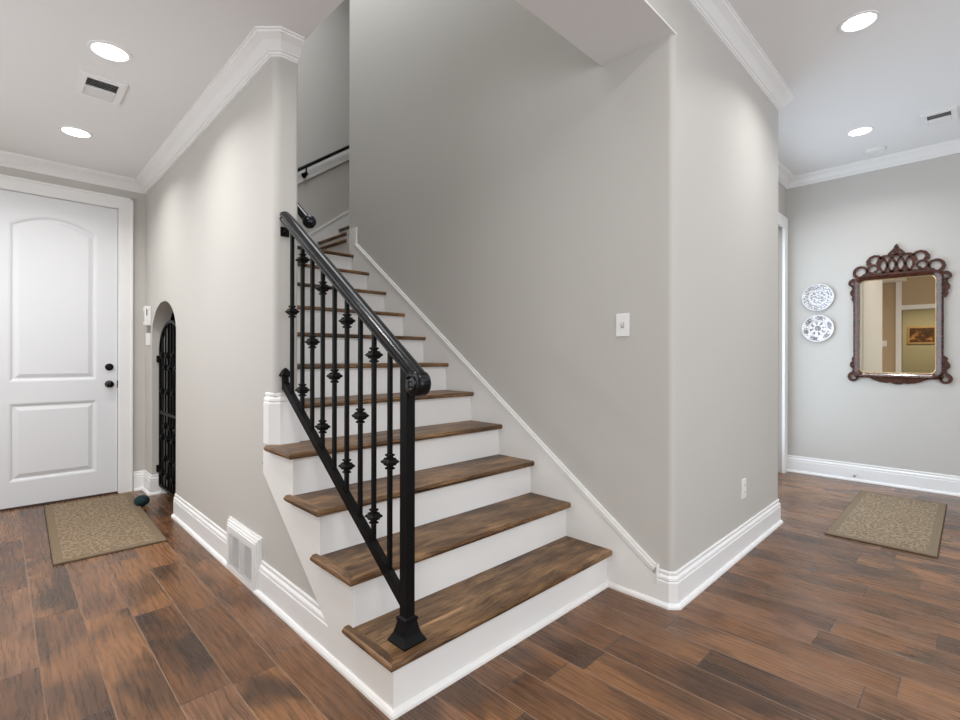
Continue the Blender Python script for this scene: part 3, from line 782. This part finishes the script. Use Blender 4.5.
# ------------------------------------------------------------------ ceiling lights
def ceiling_light(x_, y_, z_, label, power, r_=0.074):
    t_ = thing('recessed_light', label, 'ceiling light', (x_, y_, z_), 'recessed ceiling lights')
    bm = BM(); n = 32
    rings = [[(x_ + r * math.cos(2 * PI * j / n), y_ + r * math.sin(2 * PI * j / n), z_ + h) for j in range(n)] for r, h in ((r_ + 0.018, 0.0), (r_ + 0.016, -0.005), (r_ + 0.002, -0.006), (r_, -0.003), (r_, 0.0))]
    loft(bm, rings, True, False); obj('trim_ring', bm, WHITE, t_, True)
    bm = BM(); lathe(bm, [(0.001, -0.0005), (r_, -0.0005), (r_, -0.0025), (0.001, -0.0035)], (x_, y_, z_), 'Z', 32); obj('lens', bm, LAMP, t_)
    l = area('lamp', (x_, y_, z_ - 0.012), (0, 0, 0), r_ * 1.8, 0, power, NEUT, 140, 'DISK'); l.parent = t_; l.location = (0, 0, -0.012)
    return t_


ceiling_light(0.404, 3.053, FC, 'round recessed light in the foyer ceiling, nearest the camera, in front of the foyer vent', 8)
ceiling_light(0.385, 4.314, FC, 'round recessed light in the foyer ceiling, between the foyer vent and the white front door', 8)
ceiling_light(3.358, 0.460, HC, 'round recessed light in the hall ceiling, nearest the camera, beside the hall wall crown', 8)
ceiling_light(4.992, 0.676, HC, 'round recessed light in the hall ceiling, left of the ceiling vent by the mirror wall', 8)


def ceiling_vent(x0, x1, y0, y1, z_, bar, label):
    """bar: axis along which divider and blades run"""
    t_ = thing('ceiling_vent', label, 'vent', ((x0 + x1) / 2, (y0 + y1) / 2, z_), 'ceiling air vents')
    e = 0.034; bm = BM()
    prism(bm, [(x0, y0), (x1, y0), (x1, y1), (x0, y1)], 'Z', z_ - 0.010, z_, holes=[[(x0 + e, y0 + e), (x1 - e, y0 + e), (x1 - e, y1 - e), (x0 + e, y1 - e)]])
    for s0, s1, u0, u1 in ((x0 + e - 0.004, x1 - e + 0.004, y0 + e - 0.004, y0 + e), (x0 + e - 0.004, x1 - e + 0.004, y1 - e, y1 - e + 0.004), (x0 + e - 0.004, x0 + e, y0 + e, y1 - e), (x1 - e, x1 - e + 0.004, y0 + e, y1 - e)):
        box(bm, s0, s1, u0, u1, z_ - 0.012, z_ - 0.004)
    a0, a1, b0, b1 = (x0 + e, x1 - e, y0 + e, y1 - e)
    if bar == 'X': box(bm, a0, a1, (b0 + b1) / 2 - 0.004, (b0 + b1) / 2 + 0.004, z_ - 0.012, z_ - 0.002)
    else: box(bm, (a0 + a1) / 2 - 0.004, (a0 + a1) / 2 + 0.004, b0, b1, z_ - 0.012, z_ - 0.002)
    obj('vent_frame', bm, WHITE, t_)
    bm = BM()
    lo, hi, w0, w1 = (b0, b1, a0, a1) if bar == 'X' else (a0, a1, b0, b1)
    mid = (lo + hi) / 2; n = 6
    for half, (h0, h1) in enumerate(((lo, mid - 0.004), (mid + 0.004, hi))):
        for j in range(n):
            c = h0 + (h1 - h0) * (j + 0.5) / n; s = -1 if half == 0 else 1; h = 0.0065 if half == 0 else 0.0048
            q = [(c - s * h, z_ - 0.002), (c - s * h + 0.0015, z_ - 0.0015), (c + s * h + 0.0015, z_ - 0.0105), (c + s * h, z_ - 0.011)]
            prism(bm, q, bar, w0, w1)
    obj('louvres', bm, WHITE, t_)
    bm = BM(); box(bm, a0, a1, b0, b1, z_ - 0.0012, z_ - 0.0004); obj('duct', bm, SLOT, t_)


ceiling_vent(0.316, 0.525, 3.360, 3.657, FC, 'X', 'white rectangular air vent in the foyer ceiling between the two recessed lights')
ceiling_vent(4.991, 5.258, 0.110, 0.311, HC, 'Y', 'white rectangular air vent in the right hall ceiling at the photo edge')
bm = BM(); lathe(bm, [(0.001, 0), (0.072, 0), (0.072, -0.012), (0.060, -0.024), (0.052, -0.026), (0.050, -0.022), (0.020, -0.024), (0.001, -0.028)], (5.53, 0.640, HC), 'Z', 28)
tag(obj('smoke_detector', bm, PLAST, None, True, (5.53, 0.640, HC)), 'small round white smoke detector on the ceiling near the mirror wall crown', 'smoke detector')

# ------------------------------------------------------------------ mats and ball
def door_mat(cx, cy, rot, label):
    t_ = thing('floor_mat', label, 'mat', (cx, cy, 0), 'tan runner mats')
    bm = BM(); box(bm, -0.277, 0.277, -0.737, 0.737, 0.0, 0.004); b0 = obj('backing', bm, RUBBER, None); b0.parent = t_
    bm = BM(); box(bm, -0.272, 0.272, -0.732, 0.732, 0.004, 0.011); bevel(bm, lambda a_, b_: a_.z > 0.01 and b_.z > 0.01, 0.003, 2); b1 = obj('woven_top', bm, WEAVE, None); b1.parent = t_
    t_.rotation_euler.z = rot
    return t_


door_mat(0.521, 4.354, R(-1.5), 'tan leaf-patterned mat on the foyer floor in front of the white door')
door_mat(4.660, 0.444, R(90 + 0.3), 'tan leaf-patterned mat on the hall floor below the mirror wall')
bm = BM(); lathe(bm, [(0.052 * math.sin(PI * i / 16) + 0.0004, 0.042 - 0.042 * math.cos(PI * i / 16)) for i in range(17)], (0.815, 4.60, 0), 'Z', 28)
tag(obj('yarn_ball', bm, TEAL, None, True, (0.815, 4.60, 0)), 'small dark teal textured ball on the floor by the mat corner', 'ball')

# ------------------------------------------------------------------ switch, outlet, corner box, doorstop
SW = thing('light_switch', 'white light switch plate on the grey wall above the stairs', 'light switch', (XR, 1.262, 1.337))
bm = BM(); box(bm, XR - 0.006, XR, 1.262 - 0.036, 1.262 + 0.036, 1.337 - 0.058, 1.337 + 0.058); bevel(bm, lambda a_, b_: a_.x < XR - 0.004 and b_.x < XR - 0.004, 0.003, 2); obj('plate', bm, PLAST, SW)
bm = BM(); prism(bm, [(XR - 0.006, 1.325), (XR - 0.006, 1.349), (XR - 0.017, 1.351), (XR - 0.014, 1.340)], 'Y', 1.262 - 0.005, 1.262 + 0.005); obj('toggle', bm, PLAST, SW)
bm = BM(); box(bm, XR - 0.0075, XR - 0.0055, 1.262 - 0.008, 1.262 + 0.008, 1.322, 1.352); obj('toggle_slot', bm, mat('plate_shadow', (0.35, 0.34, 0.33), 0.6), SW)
OT = thing('wall_outlet', 'white double power outlet low on the hall wall near the corner', 'outlet', (3.235, YR, 0.378))
bm = BM(); box(bm, 3.235 - 0.036, 3.235 + 0.036, YR - 0.006, YR, 0.378 - 0.058, 0.378 + 0.058); bevel(bm, lambda a_, b_: a_.y < YR - 0.004 and b_.y < YR - 0.004, 0.003, 2); obj('plate', bm, PLAST, OT)
GREYP = mat('socket_slots', (0.12, 0.12, 0.12), 0.6)
for z_ in (0.378 - 0.021, 0.378 + 0.021):
    bm = BM(); lathe(bm, [(0.001, 0), (0.016, 0), (0.015, -0.0025), (0.001, -0.0025)], (3.235, YR - 0.006, z_), 'Y', 20); sk_ = obj('socket', bm, PLAST, OT)
    bm = BM(); box(bm, 3.235 - 0.008, 3.235 - 0.005, YR - 0.0092, YR - 0.008, z_ - 0.003, z_ + 0.006); box(bm, 3.235 + 0.005, 3.235 + 0.008, YR - 0.0092, YR - 0.008, z_ - 0.003, z_ + 0.006); o = obj('slots', bm, GREYP, sk_); o.location = (0, 0, 0)
CB = thing('alarm_box', 'small white plastic alarm box high in the corner beside the arched opening', 'wall device', (XW, 4.99, 1.42))
bm = BM(); box(bm, XW - 0.045, XW, 4.955, 5.035, 1.435, 1.600); bevel(bm, lambda a_, b_: True, 0.006, 2); obj('housing', bm, PLAST, CB)
bm = BM(); box(bm, XW - 0.0462, XW - 0.044, 4.985, 5.000, 1.470, 1.560); box(bm, XW - 0.036, XW - 0.028, 4.9538, 4.956, 1.52, 1.575); obj('slot', bm, GREYP, CB)
bm = BM(); prism(bm, [(4.965, 1.438), (5.025, 1.438), (5.005, 1.365), (4.985, 1.365)], 'X', XW - 0.02, XW); obj('bracket', bm, mat('box_shadow_grey', (0.30, 0.29, 0.28), 0.6), CB)  # grey wedge stands in for the shadow below the box
bm = BM(); box(bm, XW - 0.030, XW, 4.970, 5.010, 1.270, 1.372); bevel(bm, lambda a_, b_: True, 0.004, 2); obj('sensor', bm, PLAST, CB)
bm = BM(); tube(bm, [(XF - 0.016, 0.816, 0.060), (XF - 0.070, 0.816, 0.057)], 0.006, 8); lathe(bm, [(0.001, 0), (0.011, 0), (0.011, -0.014), (0.001, -0.016)], (XF - 0.070, 0.816, 0.057), 'X', 12)
tag(obj('door_stop', bm, CHROME, None, True, (XF - 0.016, 0.816, 0.057)), 'small metal door stop on the skirting of the mirror wall', 'door stop')

# ------------------------------------------------------------------ plates
for nm, z_, kind, lab in (('decorative_plate', 1.772, 0, 'upper of two round white plates with a grey landscape print on the mirror wall'), ('decorative_plate', 1.464, 1, 'lower of two round white plates with a flower medallion print on the mirror wall')):
    bm = BM(); lathe(bm, [(0.001, 0.0), (0.070, 0.0), (0.076, 0.002), (0.084, 0.012), (0.130, 0.022), (0.134, 0.025), (0.132, 0.028), (0.084, 0.017), (0.076, 0.009), (0.001, 0.007)], (0, 0, 0), 'Z', 48)
    o = obj(nm, bm, plate_mat(nm + str(kind), kind), None, True)
    # local +Z faces the room (-X), local X runs along the wall
    o.matrix_world = Matrix.Translation((XF, 1.122, z_)) @ Matrix(((0, 0, -1, 0), (-1, 0, 0, 0), (0, 1, 0, 0), (0, 0, 0, 1)))
    tag(o, lab, 'plate', 'plates on the mirror wall')

# ------------------------------------------------------------------ mirror with fretwork frame (u to the right along the wall, v up)
MC = 0.515
MI = thing('wall_mirror', 'tall mahogany wall mirror with pierced scrolled crest on the far right wall', 'mirror', (XF, MC, 0.95))


def uvp(u_, v_, d=0.0): return (XF - d, MC - u_, v_)


def mflat(bm, pts, d0, d1, holes=()):
    prism(bm, [(MC - u_, v_) for u_, v_ in pts], 'X', XF - d1, XF - d0, holes=[[(MC - u_, v_) for u_, v_ in h] for h in holes])


def rrect(x0, x1, z0, z1, r, n=6):
    out = []
    for cx, cz, a0 in ((x1 - r, z0 + r, -90), (x1 - r, z1 - r, 0), (x0 + r, z1 - r, 90), (x0 + r, z0 + r, 180)):
        for i in range(n + 1):
            a_ = R(a0 + 90 * i / n); out.append((cx + r * math.cos(a_), cz + r * math.sin(a_)))
    return out


GL = (-0.274, 0.260, 1.032, 1.900)
lv = [(0.046, 0.004, 0.0), (0.046, 0.030, 0.0), (0.034, 0.040, 0.0), (0.020, 0.036, 0.0), (0.010, 0.024, 0), (0.002, 0.020, 0), (0.0, 0.012, 0)]
bm = BM()
rings = [[uvp(a_, b_, d) for a_, b_ in rrect(GL[0] - e, GL[1] + e, GL[2] - e, GL[3] + e, 0.045 + e * 0.6)] for e, d, _ in lv]
loft(bm, rings, True, False)
obj('frame_moulding', bm, MAHOG, MI, True)
bm = BM(); rings = [[uvp(a_, b_, d) for a_, b_ in rrect(GL[0] + e, GL[1] - e, GL[2] + e, GL[3] - e, 0.042)] for e, d in ((-0.003, 0.012), (0.001, 0.019), (0.007, 0.013))]
loft(bm, rings, True, False); obj('gilt_slip', bm, GILT, MI, True)
bm = BM(); mflat(bm, rrect(GL[0] - 0.002, GL[1] + 0.002, GL[2] - 0.002, GL[3] + 0.002, 0.045), 0.006, 0.012); obj('mirror_glass', bm, MIRR, MI)
# crest: solid lower band and pierced scrolls above
bm = BM(); T0, T1 = 0.004, 0.020


def ribbon(bm, pts, w_, d0=T0, d1=T1):
    """flat fretwork strip with thickness following a path (u, v); w_ width or list"""
    n = len(pts); A, B = [], []
    for i, p in enumerate(pts):
        q0_, q1_ = pts[max(i - 1, 0)], pts[min(i + 1, n - 1)]
        dx, dz = q1_[0] - q0_[0], q1_[1] - q0_[1]; L_ = math.hypot(dx, dz) or 1
        ww = (w_[i] if isinstance(w_, list) else w_) / 2 * 1.5
        A.append((p[0] - dz / L_ * ww, p[1] + dx / L_ * ww)); B.append((p[0] + dz / L_ * ww, p[1] - dx / L_ * ww))
    for i in range(n - 1):
        vs = [[bm.verts.new(uvp(*c, d)) for c in (A[i], B[i], B[i + 1], A[i + 1])] for d in (d0, d1)]
        bm.faces.new(vs[0]); bm.faces.new(vs[1])
        bm.faces.new((vs[0][0], vs[0][3], vs[1][3], vs[1][0])); bm.faces.new((vs[0][1], vs[0][2], vs[1][2], vs[1][1]))


def arcp(cx, cz, rx, rz, a0, a1, n=18): return [(cx + rx * math.cos(R(a0 + (a1 - a0) * i / n)), cz + rz * math.sin(R(a0 + (a1 - a0) * i / n))) for i in range(n + 1)]


def curl(bm, cx, cz, r, a0, a1, w0=0.022, w1=0.010, shrink=0.35):
    n = 26; pts = []; ws = []
    for i in range(n + 1):
        t_ = i / n; rr_ = r * (1 - shrink * t_); a_ = R(a0 + (a1 - a0) * t_)
        pts.append((cx + rr_ * math.cos(a_), cz + rr_ * math.sin(a_))); ws.append(w0 + (w1 - w0) * t_)
    ribbon(bm, pts, ws)
    e_ = pts[-1]
    mflat(bm, [(e_[0] + 0.013 * math.cos(2 * PI * j / 12), e_[1] + 0.013 * math.sin(2 * PI * j / 12)) for j in range(12)], T0, T1 + 0.001)


band = [(-0.285, 1.912), (-0.285, 1.80), (-0.315, 1.80), (-0.315, 1.895), (-0.27, 1.925), (-0.235, 1.938), (-0.21, 1.945), (-0.17, 1.955), (-0.12, 1.962), (-0.06, 1.968), (0, 1.970), (0.06, 1.968), (0.12, 1.962), (0.17, 1.955), (0.21, 1.945), (0.235, 1.938), (0.27, 1.925), (0.305, 1.895), (0.305, 1.80), (0.275, 1.80), (0.275, 1.912)]
mflat(bm, band, T0, T1)
for s in (-1, 1):
    o_ = 0.0 if s < 0 else -0.008
    # big curl and smaller curl, mirrored
    curl(bm, s * 0.262 + o_, 1.980, 0.058, 270, 270 - s * -1 * -330 if False else 270 + s * 330, 0.020, 0.010)
    curl(bm, s * 0.172 + o_, 1.998, 0.044, 270, 270 + s * 330, 0.018, 0.009)
    # flying hooks beside the ovals
    ribbon(bm, [(s * 0.205 + o_, 2.045), (s * 0.212 + o_, 2.075), (s * 0.196 + o_, 2.104), (s * 0.165 + o_, 2.118), (s * 0.135 + o_, 2.112), (s * 0.112 + o_, 2.090)], [0.026, 0.020, 0.016, 0.015, 0.014, 0.014])
    mflat(bm, [(s * 0.200 + o_ + 0.016 * math.cos(2 * PI * j / 12), 2.050 + 0.016 * math.sin(2 * PI * j / 12)) for j in range(12)], T0, T1 + 0.001)
    # ears at the top corners
    curl(bm, s * 0.322 + o_ * 0.5, 1.880, 0.036, 180 if s > 0 else 0, (180 - 300) if s > 0 else 300, 0.020, 0.010)
    # shaped side wings, top and bottom
    e_ = s * 0.318 + (0 if s < 0 else 0.0)
    wing = [(e_ - s * 0.02, 1.86), (e_ + s * 0.016, 1.855), (e_ + s * 0.014, 1.825), (e_ + s * 0.030, 1.800), (e_ + s * 0.026, 1.770), (e_ + s * 0.012, 1.752), (e_ + s * 0.020, 1.735), (e_ + s * 0.006, 1.700), (e_ - s * 0.02, 1.690)]
    mflat(bm, wing, T0, T1)
# four pointed ovals
for c in (-0.100, -0.040, 0.022, 0.083):
    for s in (-1, 1):
        ribbon(bm, [(c + s * 0.027 * math.sin(PI * t_) * 1.0, 1.955 + 0.135 * t_) for t_ in [i / 12 for i in range(13)]], 0.012)
ribbon(bm, [(-0.145, 2.04), (-0.130, 2.085), (-0.100, 2.106), (-0.065, 2.108), (-0.04, 2.095), (-0.008, 2.112), (0.025, 2.095), (0.05, 2.108), (0.085, 2.106), (0.115, 2.085), (0.130, 2.04)], 0.015)
# finial: small trefoil with a point
mflat(bm, [(-0.064, 2.108), (0.048, 2.108), (0.050, 2.130), (0.030, 2.152), (0.012, 2.168), (0.006, 2.190), (-0.008, 2.212), (-0.022, 2.190), (-0.028, 2.168), (-0.046, 2.152), (-0.066, 2.130)], T0, T1,
      holes=[[(-0.050, 2.122), (-0.026, 2.122), (-0.028, 2.144), (-0.042, 2.138)], [(0.034, 2.122), (0.010, 2.122), (0.012, 2.144), (0.026, 2.138)], [(-0.014, 2.150), (-0.002, 2.150), (-0.008, 2.176)]])
obj('crest', bm, MAHOG, MI)
bm = BM()
ap = [(-0.285, 1.022), (-0.285, 1.06), (-0.315, 1.06), (-0.315, 0.99), (-0.27, 0.985), (-0.235, 0.990), (-0.200, 0.985), (-0.16, 0.962), (-0.12, 0.948), (-0.075, 0.942), (-0.045, 0.948), (-0.03, 0.938), (0.0, 0.930), (0.03, 0.934), (0.045, 0.944), (0.075, 0.938), (0.12, 0.944), (0.16, 0.958), (0.20, 0.980), (0.235, 0.986), (0.27, 0.982), (0.305, 0.99), (0.305, 1.06), (0.275, 1.06), (0.275, 1.022)]
for s in (-1, 1):
    o_ = 0.0 if s < 0 else -0.008; e_ = s * 0.318
    wing = [(e_ - s * 0.02, 1.20), (e_ + s * 0.004, 1.185), (e_ + s * 0.018, 1.165), (e_ + s * 0.010, 1.150), (e_ + s * 0.028, 1.120), (e_ + s * 0.030, 1.095), (e_ + s * 0.008, 1.065), (e_ + s * 0.014, 1.040), (e_ - s * 0.02, 1.030)]
    mflat(bm, wing, T0, T1)
    # bottom ears
    curl(bm, s * 0.318 + o_ * 0.3, 0.990, 0.038, 100 if s < 0 else 80, (100 + 310) if s < 0 else (80 - 310), 0.020, 0.012)
mflat(bm, ap, T0, T1); obj('apron', bm, MAHOG, MI)

# ------------------------------------------------------------------ painting and switch seen in the mirror
PT = thing('framed_painting', 'small dark painting in a gold frame, reflected in the wall mirror', 'painting', (-3.6, 0.92, 1.5))
bm = BM(); prism(bm, [(0.66, 1.49), (1.17, 1.49), (1.17, 1.90), (0.66, 1.90)], 'X', -3.6, -3.57, holes=[[(0.70, 1.53), (1.13, 1.53), (1.13, 1.86), (0.70, 1.86)]]); obj('picture_frame', bm, GILT, PT)
PM = mat('canvas', rough=0.5); k = NT(PM); v = k.obj()
k.l(k.ramp(k.noise(v, 9, 3, 0.6), [(0.35, (0.02, 0.008, 0.004)), (0.55, (0.10, 0.035, 0.012)), (0.72, (0.55, 0.32, 0.12))]), k.b.inputs['Base Color'])
bm = BM(); box(bm, -3.595, -3.585, 0.70, 1.13, 1.53, 1.86); obj('canvas', bm, PM, PT)
SW2 = thing('light_switch', 'beige light switch plate on the warm-tinted west wall, seen only in the wall mirror', 'light switch', (XWEST, 1.37, 1.46))
bm = BM(); box(bm, XWEST, XWEST + 0.006, 1.31, 1.43, 1.40, 1.52); obj('plate', bm, PLAST, SW2)
bm = BM(); box(bm, XWEST + 0.006, XWEST + 0.012, 1.365, 1.375, 1.45, 1.475); obj('toggle', bm, PLAST, SW2)
